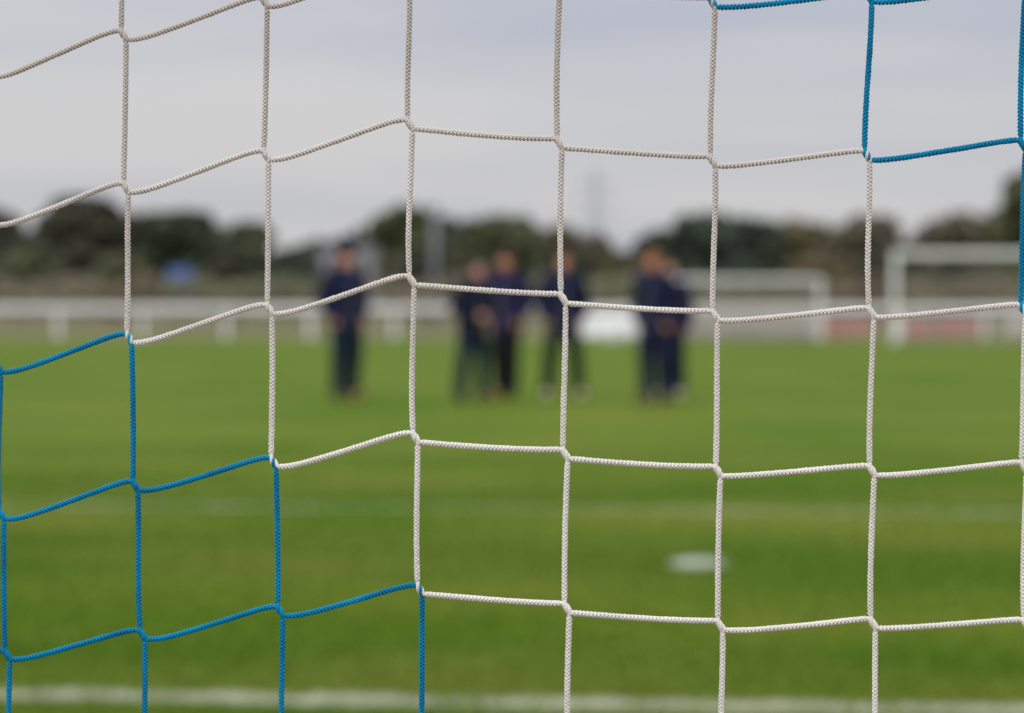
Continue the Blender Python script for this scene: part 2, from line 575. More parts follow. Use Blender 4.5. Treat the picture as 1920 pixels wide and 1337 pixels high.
hedge('pale brown hedge section at the far left behind the rail', -330, 190, 138, 518, 'hedge_brown')
hedge('reddish brown hedge section left of the blue sign', 192, 300, 138, 514, 'hedge_red')
hedge('olive brown hedge section under the blue sign, up to the person in the hat', 302, 640, 138, 518, 'hedge_olive')
hedge('brown hedge section behind the person in the hat and the pair', 642, 1000, 138, 516, 'hedge_brown')
hedge('olive brown hedge section between the lone person with pale shoes and the small goal', 1002, 1290, 138, 513, 'hedge_olive')
hedge('brown hedge section seen through the small goal', 1292, 1560, 138, 517, 'hedge_olive')
hedge('reddish brown hedge section between the two goals', 1562, 1690, 138, 516, 'hedge_red')
hedge('brown hedge section seen through the large goal', 1692, 2250, 138, 514, 'hedge_brown')

# ------------------------------------------------------------------ far structures: house, mast, pylon, sign
d = 222.0
hx = tx(652, d)
t = thing('house', 'plain grey house half hidden by trees behind the person in the hat', 'house', (hx, d, 0))
wh = tz(456, d)
rh = tz(438, d)
hw_, dp = 1.75, 6.0
box_part('wall', (0, dp / 2, wh / 2), (2 * hw_, dp, wh), M['render_wall'], t, 0.02)
bm = bmesh.new()
ov = 0.2
pts = [(-hw_ - ov, -0.15, wh - 0.12), (hw_ + ov, -0.15, wh - 0.12), (0, -0.15, rh), (-hw_ - ov, dp + 0.15, wh - 0.12), (hw_ + ov, dp + 0.15, wh - 0.12), (0, dp + 0.15, rh)]
vv = [bm.verts.new(q_) for q_ in pts]
for f in ((0, 1, 2), (3, 5, 4), (0, 3, 4, 1), (1, 4, 5, 2), (0, 2, 5, 3)):
    bm.faces.new([vv[i] for i in f])
rf = link('roof', bm_mesh('roof', bm), M['slate'], t)
box_part('chimney', (0.5, 3.5, rh + 0.1), (0.5, 0.5, 0.9), M['slate'], rf, 0.02)
for xx in (-0.85, 0.85):
    wd_ = box_part('window', (xx, -0.03, wh * 0.72), (0.8, 0.1, 1.0), M['white_board'], t, 0.01)
    box_part('pane', (xx, -0.085, wh * 0.72), (0.66, 0.03, 0.86), M['glass'], wd_, 0.003)

d = 141.0
t = thing('mast', 'grey metal mast standing in front of the trees', 'mast', (tx(815, d), d, 0))
mh = tz(392, d)
box_part('base_plate', (0, 0, 0.06), (0.6, 0.6, 0.12), M['grey_metal'], t)
bar_part('pole', (0, 0, 0.1), (0, 0, mh), 0.15, M['grey_metal'], t, 0.12)
box_part('control_box', (0.0, -0.24, 1.3), (0.32, 0.18, 0.6), M['grey_metal'], t)
box_part('head', (0, 0, mh + 0.06), (0.42, 0.3, 0.14), M['grey_metal'], t)

d = 800.0
t = thing('pylon', 'distant lattice electricity pylon rising above the trees', 'pylon', (tx(1116, d), d, 0))
ph = tz(322, d)
bm = bmesh.new()
def leg_at(z, sx_, sy_):
    k = z / ph
    half = 2.6 * (1 - k) ** 1.4 + 0.45
    return Vector((sx_ * half, sy_ * half, z))
lev = [0, 4, 8, 12, 15.5, 18.5, 21.5, 24.5, ph]
for sx_ in (-1, 1):
    for sy_ in (-1, 1):
        bmL = bmesh.new()
        for a_, b_ in zip(lev[:-1], lev[1:]):
            bm_bar(bmL, leg_at(a_, sx_, sy_), leg_at(b_, sx_, sy_), 0.16, None, 6)
        link('leg', bm_mesh('leg', bmL), M['pylon'], t)
for a_, b_ in zip(lev[:-1], lev[1:]):
    for (s1, s2) in (((-1, -1), (1, -1)), ((1, -1), (1, 1)), ((1, 1), (-1, 1)), ((-1, 1), (-1, -1))):
        bm_bar(bm, leg_at(a_, *s1), leg_at(b_, *s2), 0.08, None, 5)
        bm_bar(bm, leg_at(a_, *s2), leg_at(b_, *s1), 0.08, None, 5)
        bm_bar(bm, leg_at(b_, *s1), leg_at(b_, *s2), 0.08, None, 5)
link('bracing', bm_mesh('bracing', bm), M['pylon'], t)
for z_, wa in ((18.8, 4.6), (22.6, 5.6), (26.2, 4.0)):
    bmA = bmesh.new()
    for sg in (-1, 1):
        tip = Vector((sg * wa, 0, z_ + 0.2))
        for sy_ in (-0.7, 0.7):
            bm_bar(bmA, (0, sy_, z_), tip, 0.12, None, 5)
            bm_bar(bmA, (0, sy_, z_ + 1.3), tip, 0.12, None, 5)
    arm = link('cross_arm', bm_mesh('cross_arm', bmA), M['pylon'], t)
    for sg in (-1, 1):
        bar_part('insulator', (sg * wa * 0.97, 0, z_ + 0.2), (sg * wa * 0.97, 0, z_ - 1.4), 0.12, M['pylon'], arm, None, 6)

d = 128.0
t = thing('sign', 'small light blue sign board raised above the brown hedge', 'sign', (tx(337, d), d, 0))
zc = tz(513, d)
box_part('board', (0, 0, zc), (0.86, 0.04, 0.42), M['blue_sign'], t, 0.008)
for sg in (-1, 1):
    bar_part('post', (sg * 0.3, 0.05, -0.05), (sg * 0.3, 0.05, zc + 0.15), 0.025, M['grey_metal'], t)

# ------------------------------------------------------------------ rail round the pitch
d = 105.0
t = thing('rail_fence', 'long low white rail fence beyond the far end of the pitch', 'fence', (0, d, 0), R(-1.0))
x0, x1 = tx(-420, d), tx(2340, d)
first = tx(106, d)
rh_ = tz(578, d)
box_part('rail', ((x0 + x1) / 2, 0, rh_), (x1 - x0, 0.07, 0.19), M['white_metal'], t, 0.012)
k0 = math.ceil((x0 - first) / 2.515)
k1 = math.floor((x1 - first) / 2.515)
pm = None
for k in range(k0, k1 + 1):
    if pm is None:
        bm = bmesh.new()
        bm_box(bm, (0, 0.095, rh_ / 2 - 0.05), (0.13, 0.11, rh_ + 0.12))
        pm = bm_mesh('post', bm, 0.01)
        pm.materials.append(M['white_metal'])
    o = link('post', pm, None, t)
    o.location = (first + k * 2.515, 0, 0)

def board(label, cat, px0, px1, top, bottom, m, d):
    xa, xb = tx(px0, d), tx(px1, d)
    za, zb = max(tz(bottom, d), 0.05), tz(top, d)
    t = thing('hoarding_board', label, cat, ((xa + xb) / 2, d, 0), 0, 'boards along the white rail')
    wd_ = xb - xa
    box_part('panel', (0, 0, (za + zb) / 2), (wd_, 0.03, zb - za), m, t, 0.005)
    box_part('frame_rail', (0, -0.02, zb + 0.016), (wd_, 0.06, 0.03), M['white_metal'], t, 0.005)
    for sg in (-1, 1):
        box_part('foot', (sg * wd_ * 0.4, 0.12, (zb) / 2), (0.04, 0.2, zb - 0.02), M['grey_metal'], t, 0.005)

d = 103.6
board('cream hoarding board behind the left half of the small goal', 'hoarding', 1296, 1408, 586, 634, M['cream_board'], d)
board('cream hoarding board behind the right half of the small goal', 'hoarding', 1412, 1524, 586, 634, M['cream_board'], d)
board('red hoarding board between the two goals', 'hoarding', 1532, 1640, 600, 628, M['red_board'], d)
board('red hoarding board seen through the large goal, nearest its left post', 'hoarding', 1698, 1752, 604, 632, M['red_board'], d)
board('longer red hoarding board seen through the large goal, left of a cream one', 'hoarding', 1758, 1838, 600, 628, M['red_board'], d)
board('cream hoarding board at the right edge behind the large goal', 'hoarding', 1880, 1990, 590, 630, M['cream_board'], d)

# low white bench-like stand of boards left of the two close people
d = 99.0
t = thing('equipment_stand', 'low white stand on the grass edge right of the lone person with pale shoes', 'stand', (tx(1138, d), d, 0))
zt = tz(590, d)
box_part('panel', (0, -0.16, zt - 0.30), (1.78, 0.06, 0.72), M['white_board'], t, 0.012, Matrix.Rotation(R(-24), 4, 'X'))
box_part('top', (0, 0.26, zt), (1.80, 0.5, 0.04), M['white_board'], t, 0.01)
for sg in (-1, 1):
    box_part('leg', (sg * 0.7, 0.3, (zt - 0.02) / 2), (0.06, 0.4, zt - 0.03), M['white_metal'], t, 0.01)
box_part('centre_box', (0.15, -0.32, 0.14), (0.55, 0.34, 0.26), M['white_board'], t, 0.02)

# ------------------------------------------------------------------ far goals
def goal_net_mesh(wd_, h, dep_, cell, thick):
    """thin twine net: back, two sides, top as one part"""
    Vs, Fs, cnt = [], [], 0
    td = dep_ * 0.45
    def strand(a, b):
        nonlocal cnt
        a, b = np.array(a, float), np.array(b, float)
        t_ = (b - a) / np.linalg.norm(b - a)
        u = np.cross(t_, [0.3, 0.5, 0.81])
        u /= np.linalg.norm(u)
        v_ = np.cross(t_, u)
        ring = [u * thick, v_ * thick * 0.87 - u * thick * 0.5, -v_ * thick * 0.87 - u * thick * 0.5]
        for p_ in (a, b):
            for r_ in ring:
                Vs.append(p_ + r_)
        for i in range(3):
            j = (i + 1) % 3
            Fs.append((cnt + i, cnt + j, cnt + 3 + j, cnt + 3 + i))
        cnt += 6
    nx = int(wd_ / cell)
    for i in range(nx + 1):
        xx = -wd_ / 2 + wd_ * i / nx
        strand((xx, dep_, 0.02), (xx, td, h))
        strand((xx, td, h), (xx, 0, h))
    nz = int(h / cell)
    for j in range(nz + 1):
        z_ = 0.02 + (h - 0.02) * j / nz
        yb = dep_ + (td - dep_) * j / nz
        strand((-wd_ / 2, yb, z_), (wd_ / 2, yb, z_))
        for sg in (-1, 1):
            strand((sg * wd_ / 2, 0, z_), (sg * wd_ / 2, yb, z_))
    for j in range(1, 4):
        strand((-wd_ / 2, td * j / 4, h), (wd_ / 2, td * j / 4, h))
    for sg in (-1, 1):
        for j in range(1, 8):
            yy = dep_ * j / 8
            zt_ = h if yy <= td else h * (dep_ - yy) / (dep_ - td)
            strand((sg * wd_ / 2, yy, 0.02), (sg * wd_ / 2, yy, max(zt_, 0.05)))
    return mesh_np('net', np.array(Vs), np.array(Fs))

def far_goal(label, xl, d, wd_, h, thick, rz, cell, twine, grp):
    t = thing('football_goal', label, 'goal', (xl + wd_ / 2, d, 0), rz, grp)
    hh = h + thick
    for sg in (-1, 1):
        box_part('post', (sg * (wd_ + thick) / 2, 0, hh / 2 - thick / 2 - 0.001), (thick, thick, hh - thick), M['white_metal'], t, 0.02)
    box_part('crossbar', (0, 0, h + thick / 2), (wd_ + 2 * thick, thick * 1.02, thick), M['white_metal'], t, 0.02)
    dp_ = 1.7
    for sg in (-1, 1):
        xx = sg * (wd_ + thick) / 2
        bar_part('stanchion', (xx, 0.05, h), (xx, dp_ * 0.45, h), 0.02, M['grey_metal'], t)
        bar_part('stanchion', (xx, dp_ * 0.45, h), (xx, dp_, 0.03), 0.02, M['grey_metal'], t)
        bar_part('ground_bar', (xx, 0.05, 0.03), (xx, dp_, 0.03), 0.025, M['grey_metal'], t)
    bar_part('ground_bar', (-(wd_ + thick) / 2, dp_, 0.03), ((wd_ + thick) / 2, dp_, 0.03), 0.025, M['grey_metal'], t)
    link('net', goal_net_mesh(wd_, h, dp_, cell, twine), M['net_twine'], t)
    return t

far_goal('large white football goal cut by the right edge of the picture', tx(1684, 93), 93.0, 7.32, 2.31, 0.15, R(-1.5), 0.16, 0.0025, 'white football goals across the pitch')
far_goal('smaller white football goal, its left side behind two people', tx(1252, 101.5), 101.5, 4.35, 1.69, 0.11, R(-1.0), 0.14, 0.011, 'white football goals across the pitch')

# ------------------------------------------------------------------ people
def voxel(name, bm, vox, smooth_it, m, parent):
    bmesh.ops.recalc_face_normals(bm, faces=bm.faces)
    me = bpy.data.meshes.new(name)
    bm.to_mesh(me)
    bm.free()
    tmp = bpy.data.objects.new('tmp', me)
    C.objects.link(tmp)
    md = tmp.modifiers.new('r', 'REMESH')
    md.mode = 'VOXEL'
    md.voxel_size = vox
    md.use_smooth_shade = True
    sm = tmp.modifiers.new('s', 'SMOOTH')
    sm.iterations = smooth_it
    sm.factor = 0.5
    dg = bpy.context.evaluated_depsgraph_get()
    res = bpy.data.meshes.new_from_object(tmp.evaluated_get(dg))
    bpy.data.objects.remove(tmp)
    bpy.data.meshes.remove(me)
    res.name = name
    res.materials.clear()
    return link(name, res, m, parent)

def ball(bm, c, r):
    r = (r, r, r) if not hasattr(r, '__len__') else r
    bmesh.ops.create_icosphere(bm, subdivisions=2, radius=1.0, matrix=Matrix.Translation(Vector(c)) @ Matrix.Diagonal((r[0], r[1], r[2], 1)))

def limb(bm, pts, radii):
    """tapered limb through the joints, a ball at each"""
    for p_, r_ in zip(pts, radii):
        ball(bm, p_, r_ * 1.01)
    for (a, b, ra, rb) in zip(pts[:-1], pts[1:], radii[:-1], radii[1:]):
        bm_bar(bm, a, b, ra, rb, 14)

def stack(bm, rings, seg=18):
    """closed body of elliptical rings (x, y, z, rx, ry)"""
    vs_ = []
    for (cx, cy, z, rx, ry) in rings:
        vs_.append([bm.verts.new((cx + rx * math.cos(2 * math.pi * i / seg), cy + ry * math.sin(2 * math.pi * i / seg), z)) for i in range(seg)])
    for a, b in zip(vs_[:-1], vs_[1:]):
        for i in range(seg):
            j = (i + 1) % seg
            bm.faces.new((a[i], a[j], b[j], b[i]))
    bm.faces.new(list(reversed(vs_[0])))
    bm.faces.new(vs_[-1])

SKIN = mat('skin', (0.64, 0.28, 0.17), (0.56, 0.23, 0.14), 6, 0.6, 0.3)
SKIN2 = mat('skin_pale', (0.64, 0.34, 0.25), (0.56, 0.29, 0.21), 6, 0.6, 0.3)
SKIN3 = mat('skin_ruddy', (0.78, 0.33, 0.19), (0.68, 0.27, 0.16), 6, 0.6, 0.3)
EYE = mat('eye', (0.05, 0.04, 0.03), None, 5, 0.2, 0.5)
LIP = mat('lip', (0.30, 0.10, 0.08), None, 5, 0.5, 0.3)
CL = {
    'navy': mat('navy_cloth', (0.0078, 0.0120, 0.0348), (0.0054, 0.0084, 0.0252), 7, 0.85, 0.2, 0.3),
    'navy_blue': mat('navy_blue_cloth', (0.0120, 0.0156, 0.0510), (0.0084, 0.0114, 0.0372), 7, 0.85, 0.2, 0.3),
    'purple_navy': mat('purple_navy_cloth', (0.0216, 0.0180, 0.0630), (0.0156, 0.0132, 0.0480), 7, 0.85, 0.2, 0.3),
    'black': mat('black_cloth', (0.010, 0.011, 0.016), (0.007, 0.008, 0.012), 7, 0.85, 0.2, 0.3),
    'teal': mat('dark_teal_cloth', (0.010, 0.028, 0.045), (0.008, 0.020, 0.034), 7, 0.85, 0.2, 0.3),
    'bottle': mat('dark_green_cloth', (0.018, 0.034, 0.022), (0.014, 0.026, 0.018), 7, 0.85, 0.2, 0.3),
    'white_shoe': mat('pale_shoe', (0.6, 0.6, 0.58), None, 8, 0.6, 0.3),
    'brown_shoe': mat('brown_shoe', (0.10, 0.06, 0.05), None, 8, 0.6, 0.3),
    'black_shoe': mat('black_shoe', (0.015, 0.016, 0.02), None, 8, 0.6, 0.3),
    'ginger': mat('ginger_hair', (0.30, 0.11, 0.035), (0.22, 0.08, 0.03), 30, 0.7, 0.3),
    'dark_hair': mat('dark_hair', (0.03, 0.02, 0.014), None, 30, 0.6, 0.3),
    'brown_hair': mat('brown_hair', (0.09, 0.05, 0.03), None, 30, 0.6, 0.3),
    'hat': mat('black_knit', (0.010, 0.013, 0.022), None, 30, 0.9, 0.1),
}

def hand(bm, wrist, fwd, palm_n):
    """palm and five bent fingers in direction fwd, palm facing palm_n"""
    f = Vector(fwd).normalized()
    n_ = Vector(palm_n)
    n_ = (n_ - f * n_.dot(f)).normalized()
    s_ = f.cross(n_)
    w_ = Vector(wrist)
    limb(bm, [w_, w_ + f * 0.05, w_ + f * 0.085], [0.024, 0.030, 0.026])
    for off in (-0.026, 0.026):
        limb(bm, [w_ + f * 0.03 + s_ * off * 0.5, w_ + f * 0.085 + s_ * off], [0.018, 0.014])
    for i, ln in enumerate((0.066, 0.078, 0.074, 0.058)):
        o_ = s_ * (-0.031 + i * 0.0205)
        b0 = w_ + f * 0.085 + o_
        b1 = b0 + (f * 0.86 + n_ * 0.35).normalized() * ln * 0.5
        b2 = b1 + (f * 0.55 + n_ * 0.8).normalized() * ln * 0.5
        limb(bm, [b0, b1, b2], [0.0105, 0.0098, 0.0085])
    t0 = w_ + f * 0.035 - s_ * 0.026
    t1 = t0 + (f * 0.6 - s_ * 0.7 + n_ * 0.35).normalized() * 0.036
    t2 = t1 + (f * 0.85 - s_ * 0.1 + n_ * 0.4).normalized() * 0.034
    limb(bm, [t0, t1, t2], [0.014, 0.0115, 0.0095])

def person(label, px, d, rz, height, feet, hands, top, legs, shoe, hair, skin=SKIN, hat=None, head_turn=0.0, lean=(0, 0), group='people standing on the pitch'):
    """facing -Y when rz = 0. feet: ((x,y),(x,y)) of the two ankles; hands: (elbow, wrist, fwd) for each side"""
    t = thing('person', label, 'person', (tx(px, d), d, 0.008), rz, group)
    lx, ly = lean
    hip = [Vector((-0.092, 0, 0.93)), Vector((0.092, 0, 0.93))]
    ank = [Vector((f[0], f[1], 0.095)) for f in feet]
    knee = [(h_ + a_) / 2 + Vector((0.012 * (-1 if i == 0 else 1), -0.035, 0.045)) for i, (h_, a_) in enumerate(zip(hip, ank))]
    sh = [Vector((-0.185 + lx, ly, 1.46)), Vector((0.185 + lx, ly, 1.46))]
    neck = Vector((lx, ly + 0.005, 1.51))
    hc = Vector((lx * 1.25, ly * 1.25 - 0.02, 1.675))
    # ---- body: legs, torso, arms, hands, neck and head in one surface
    bm = bmesh.new()
    stack(bm, [(0, 0, 0.84, 0.13, 0.09), (0, 0, 0.93, 0.162, 0.108), (lx * .2, ly * .2, 1.08, 0.132, 0.093), (lx * .6, ly * .6, 1.27, 0.155, 0.110), (lx, ly, 1.42, 0.172, 0.102), (lx, ly, 1.50, 0.09, 0.07)])
    for i in (0, 1):
        limb(bm, [hip[i], knee[i], ank[i]], [0.083, 0.053, 0.038])
        limb(bm, [ank[i] + Vector((0, 0.02, -0.03)), ank[i] + Vector((0, -0.13, -0.055))], [0.038, 0.03])
        el, wr, fw = hands[i]
        limb(bm, [sh[i], Vector(el), Vector(wr)], [0.054, 0.040, 0.026])
        hand(bm, wr, fw, (0, 0.3, 0) if abs(fw[2]) < 0.5 else (-0.5 if i else 0.5, 0.4, 0))
    limb(bm, [neck + Vector((0, 0, -0.04)), hc + Vector((0, 0.015, -0.06))], [0.058, 0.054])
    rot = Matrix.Translation(hc) @ Matrix.Rotation(head_turn, 4, 'Z') @ Matrix.Scale(1.06, 4)
    def hp(x_, y_, z_):
        return rot @ Vector((x_, y_, z_))
    ball(bm, hp(0, 0.012, 0.025), (0.076, 0.094, 0.094))
    ball(bm, hp(0, -0.022, -0.038), (0.060, 0.070, 0.082))
    ball(bm, hp(0, -0.062, -0.092), (0.028, 0.026, 0.024))
    limb(bm, [hp(0, -0.086, 0.018), hp(0, -0.112, -0.022)], [0.010, 0.015])
    for sg in (-1, 1):
        ball(bm, hp(sg * 0.077, 0.012, -0.006), (0.011, 0.020, 0.031))
        ball(bm, hp(sg * 0.036, -0.066, -0.030), (0.024, 0.022, 0.022))
    voxel('body', bm, 0.0085, 3, skin, t)
    for sg in (-1, 1):
        bm = bmesh.new()
        ball(bm, hp(sg * 0.030, -0.082, 0.010), (0.012, 0.008, 0.007))
        link('eye', bm_mesh('eye', bm, 0, True), EYE, t)
    bm = bmesh.new()
    ball(bm, hp(0, -0.089, -0.058), (0.022, 0.009, 0.007))
    link('mouth', bm_mesh('mouth', bm, 0, True), LIP, t)
    # ---- hair and hat
    bm = bmesh.new()
    ball(bm, hp(0, 0.022, 0.042), (0.083, 0.098, 0.090))
    ball(bm, hp(0, 0.052, -0.012), (0.074, 0.070, 0.080))
    ball(bm, hp(0, -0.036, 0.088), (0.058, 0.048, 0.032))
    voxel('hair', bm, 0.012, 2, CL[hair], t)
    if hat:
        bm = bmesh.new()
        stack(bm, [(*hp(0, 0.005, 0)[:2], hc.z + 0.062, 0.098, 0.114), (*hp(0, 0.005, 0)[:2], hc.z + 0.085, 0.106, 0.120), (*hp(0, 0.008, 0)[:2], hc.z + 0.16, 0.104, 0.116), (*hp(0, 0.01, 0)[:2], hc.z + 0.215, 0.088, 0.096), (*hp(0, 0.01, 0)[:2], hc.z + 0.245, 0.05, 0.056)])
        ho = voxel('hat', bm, 0.011, 3, CL['hat'], t)
        bm = bmesh.new()
        cx_, cy_ = hp(0, 0.005, 0)[:2]
        stack(bm, [(cx_, cy_, hc.z + 0.054, 0.102, 0.119), (cx_, cy_, hc.z + 0.070, 0.107, 0.123), (cx_, cy_, hc.z + 0.090, 0.104, 0.119)], 24)
        link('brim', bm_mesh('brim', bm, 0, True), CL['hat'], ho)
    # ---- jacket with collar
    bm = bmesh.new()
    stack(bm, [(0, 0, 0.78, 0.206, 0.152), (0, 0, 0.82, 0.212, 0.158), (0, 0, 0.95, 0.212, 0.160), (lx * .2, ly * .2, 1.08, 0.204, 0.158), (lx * .6, ly * .6, 1.27, 0.215, 0.164), (lx, ly, 1.42, 0.225, 0.145), (lx, ly, 1.49, 0.13, 0.095), (lx, ly, 1.545, 0.074, 0.072)])
    for i in (0, 1):
        el, wr, fw = hands[i]
        el, wr = Vector(el), Vector(wr)
        mid = (sh[i] + el) / 2 + Vector((0.008, 0.006, 0))
        limb(bm, [sh[i], mid, el, (el + wr) / 2, wr], [0.090, 0.082, 0.074, 0.068, 0.050])
    jk = voxel('jacket', bm, 0.013, 3, CL[top], t)
    bm = bmesh.new()
    stack(bm, [(lx, ly, 1.50, 0.094, 0.088), (lx, ly, 1.535, 0.083, 0.080), (lx, ly - 0.004, 1.568, 0.074, 0.074)])
    link('collar', bm_mesh('collar', bm, 0, True), CL[top], jk)
    bm = bmesh.new()
    bm_box(bm, (lx * .5, -0.162 + ly * .5, 1.12), (0.012, 0.012, 0.5))
    link('zip', bm_mesh('zip', bm), M['grey_metal'], jk)
    # ---- trousers
    bm = bmesh.new()
    stack(bm, [(0, 0, 0.80, 0.165, 0.112), (0, 0, 0.93, 0.178, 0.124), (0, 0, 1.0, 0.166, 0.118)])
    for i in (0, 1):
        m1 = (hip[i] + knee[i]) / 2 + Vector((0, -0.012, 0))
        m2 = (knee[i] + ank[i]) / 2 + Vector((0, 0.014, 0))
        limb(bm, [hip[i] + Vector((0, 0, -0.03)), m1, knee[i], m2, ank[i] + Vector((0, 0.005, 0.01))], [0.118, 0.110, 0.096, 0.090, 0.084])
    voxel('trousers', bm, 0.013, 3, CL[legs], t)
    # ---- shoes
    for i in (0, 1):
        bm = bmesh.new()
        a_ = ank[i]
        turn = -0.25 if i == 0 else 0.25
        fd = Vector((math.sin(turn), -math.cos(turn), 0))
        base = Vector((a_.x, a_.y, 0))
        limb(bm, [base + Vector((0, 0, 0.045)) - fd * 0.035, base + Vector((0, 0, 0.05)) + fd * 0.06, base + Vector((0, 0, 0.038)) + fd * 0.15], [0.043, 0.047, 0.036])
        limb(bm, [base + Vector((0, 0, 0.05)), base + Vector((0, 0, 0.10))], [0.044, 0.046])
        so = voxel('shoe', bm, 0.012, 2, CL[shoe], t)
        zmin = min(v.co.z for v in so.data.vertices)
        for v in so.data.vertices:
            v.co.z = max(v.co.z - zmin, 0.0) if v.co.z < 0.03 else v.co.z
        bm = bmesh.new()
        for k in range(3):
            bm_box(bm, base + fd * (0.05 + 0.022 * k) + Vector((0, 0, 0.100 - 0.009 * k)), (0.05, 0.008, 0.008), Matrix.Rotation(turn, 4, 'Z'))
        link('laces', bm_mesh('laces', bm), CL['black_shoe'], so)
    k = height / 1.79
    t.scale = (k, k, k)
    return t

FRONT = (((-0.27, 0.02, 1.18), (-0.10, -0.20, 1.10), (0.8, -0.3, -0.1)), ((0.27, 0.02, 1.18), (0.10, -0.20, 1.07), (-0.8, -0.3, -0.1)))
CROSS = (((-0.28, -0.02, 1.20), (-0.02, -0.22, 1.24), (0.9, 0.05, 0.15)), ((0.28, -0.02, 1.20), (0.02, -0.20, 1.19), (-0.9, 0.05, 0.15)))
DOWN = (((-0.25, 0.03, 1.17), (-0.25, -0.03, 0.91), (0, -0.1, -1)), ((0.25, 0.03, 1.17), (0.25, -0.03, 0.91), (0, -0.1, -1)))
POCKET = (((-0.30, 0.08, 1.19), (-0.205, -0.07, 0.98), (0.2, -0.1, -1)), ((0.30, 0.08, 1.19), (0.205, -0.07, 0.98), (-0.2, -0.1, -1)))
ONEUP = (((-0.25, 0.03, 1.17), (-0.25, -0.03, 0.91), (0, -0.1, -1)), ((0.27, 0.0, 1.2), (0.10, -0.19, 1.32), (-0.5, -0.1, 0.8)))

person('person in a black hat and dark clothes standing apart at left', 648, 43.4, R(34), 1.87, ((-0.12, -0.02), (0.13, 0.04)), POCKET, 'navy_blue', 'teal', 'brown_shoe', 'dark_hair', SKIN3, True, R(-22))
person('shorter person in dark navy with legs apart, left one of the close pair', 886, 42.6, R(35), 1.70, ((-0.19, 0.0), (0.15, 0.0)), FRONT, 'navy', 'teal', 'black_shoe', 'dark_hair', SKIN2, None, R(10), (0.02, -0.04))
person('taller person in blue-purple jacket, right one of the close pair', 950, 44.6, R(-30), 1.82, ((-0.11, 0.03), (0.09, -0.03)), POCKET, 'purple_navy', 'black', 'black_shoe', 'brown_hair', SKIN, None, R(10))
person('person in navy jacket and pale shoes standing alone right of the pair', 1056, 44.4, R(5), 1.82, ((-0.19, 0.0), (0.19, 0.0)), POCKET, 'navy_blue', 'bottle', 'white_shoe', 'brown_hair', SKIN, None, R(-8))
person('ginger haired person in navy, front one of the two close together at right', 1230, 41.7, R(-30), 1.80, ((-0.11, -0.03), (0.11, 0.03)), POCKET, 'navy_blue', 'navy_blue', 'black_shoe', 'ginger', SKIN, None, R(-10), (-0.02, -0.02))
person('person with pale shoes half hidden behind the ginger haired one', 1256, 44.6, R(-15), 1.72, ((-0.10, 0.02), (0.13, 0.0)), DOWN, 'purple_navy', 'navy', 'white_shoe', 'brown_hair', SKIN2, None, R(20))

# ------------------------------------------------------------------ the goal net in front of the lens
# knot positions (x, z) in metres, measured rows 0..4 and columns 0..7; depth of each column
GRID = [
    [(-0.4197, 1.4786), (-0.3088, 1.5067), (-0.1937, 1.5296), (-0.0813, 1.5531), (0.0351, 1.5385), (0.1549, 1.5263), (0.2763, 1.5301), (0.3940, 1.5367)],
    [(-0.4166, 1.3600), (-0.3065, 1.3852), (-0.1930, 1.4097), (-0.0793, 1.4326), (0.0368, 1.4173), (0.1558, 1.4037), (0.2744, 1.4079), (0.3943, 1.4158)],
    [(-0.4130, 1.2417), (-0.3042, 1.2656), (-0.1906, 1.2887), (-0.0777, 1.3112), (0.0397, 1.2971), (0.1576, 1.2839), (0.2775, 1.2864), (0.3955, 1.2889)],
    [(-0.4103, 1.1236), (-0.3002, 1.1480), (-0.1874, 1.1688), (-0.0749, 1.1895), (0.0414, 1.1764), (0.1598, 1.1634), (0.2786, 1.1642), (0.3966, 1.1667)],
    [(-0.4067, 1.0101), (-0.2945, 1.0294), (-0.1821, 1.0517), (-0.0717, 1.0710), (0.0426, 1.0571), (0.1616, 1.0436), (0.2800, 1.0452), (0.3978, 1.0452)],
]
DEPTH = [2.83, 2.80, 2.765, 2.730, 2.728, 2.730, 2.722, 2.722]
R0, R1, C0, C1 = -6, 12, -8, 15
NODE = {}
for r in range(R0, R1 + 1):
    for c in range(C0, C1 + 1):
        rr, cc = min(max(r, 0), 4), min(max(c, 0), 7)
        x, z = GRID[rr][cc]
        y = DEPTH[cc]
        if c < 0:
            x += c * 0.112; z += c * 0.024; y -= c * 0.036
        if c > 7:
            x += (c - 7) * 0.1185; z += 0.004 * (c - 7) * math.sin(c)
        if r < 0:
            z += -r * 0.1205; x += r * 0.002
        if r > 4:
            z -= (r - 4) * 0.118; x += (r - 4) * 0.003
        NODE[(r, c)] = np.array([x, y + 0.004 * math.sin(r * 1.7 + c * 2.3), z])

CORD_R = 0.00236
PITCH = 0.0029           # length of one braid stitch
COLS = 6                  # stitches round the cord
SEG = 24
DIAG = np.array([0.0027, 0.0, -0.0043])
E1 = np.array([0.0036, 0.0, 0.0023]) / np.linalg.norm([0.0036, 0.0, 0.0023])
E2 = np.array([0.0, -1.0, 0.0])

def hermite(p0, p1, m0, m1, n_):
    u = np.linspace(0, 1, n_)[:, None]
    return (2 * u**3 - 3 * u**2 + 1) * p0 + (u**3 - 2 * u**2 + u) * m0 + (-2 * u**3 + 3 * u**2) * p1 + (u**3 - u**2) * m1

def taut(p0, p1, s0, s1, sag):
    """a cord drawn nearly straight that leaves and meets its knots level"""
    u = np.linspace(0, 1, 60)
    seg = p1 - p0
    P = p0 + u[:, None] * seg
    sl = seg[2] / seg[0]
    ln_ = seg[0]
    tau = 0.16
    P[:, 2] += (-s0 - sl) * ln_ * u * np.exp(-u / tau) - (-s1 - sl) * ln_ * (1 - u) * np.exp(-(1 - u) / tau) * 0.9
    P[:, 2] -= sag * 4 * u * (1 - u)
    return P

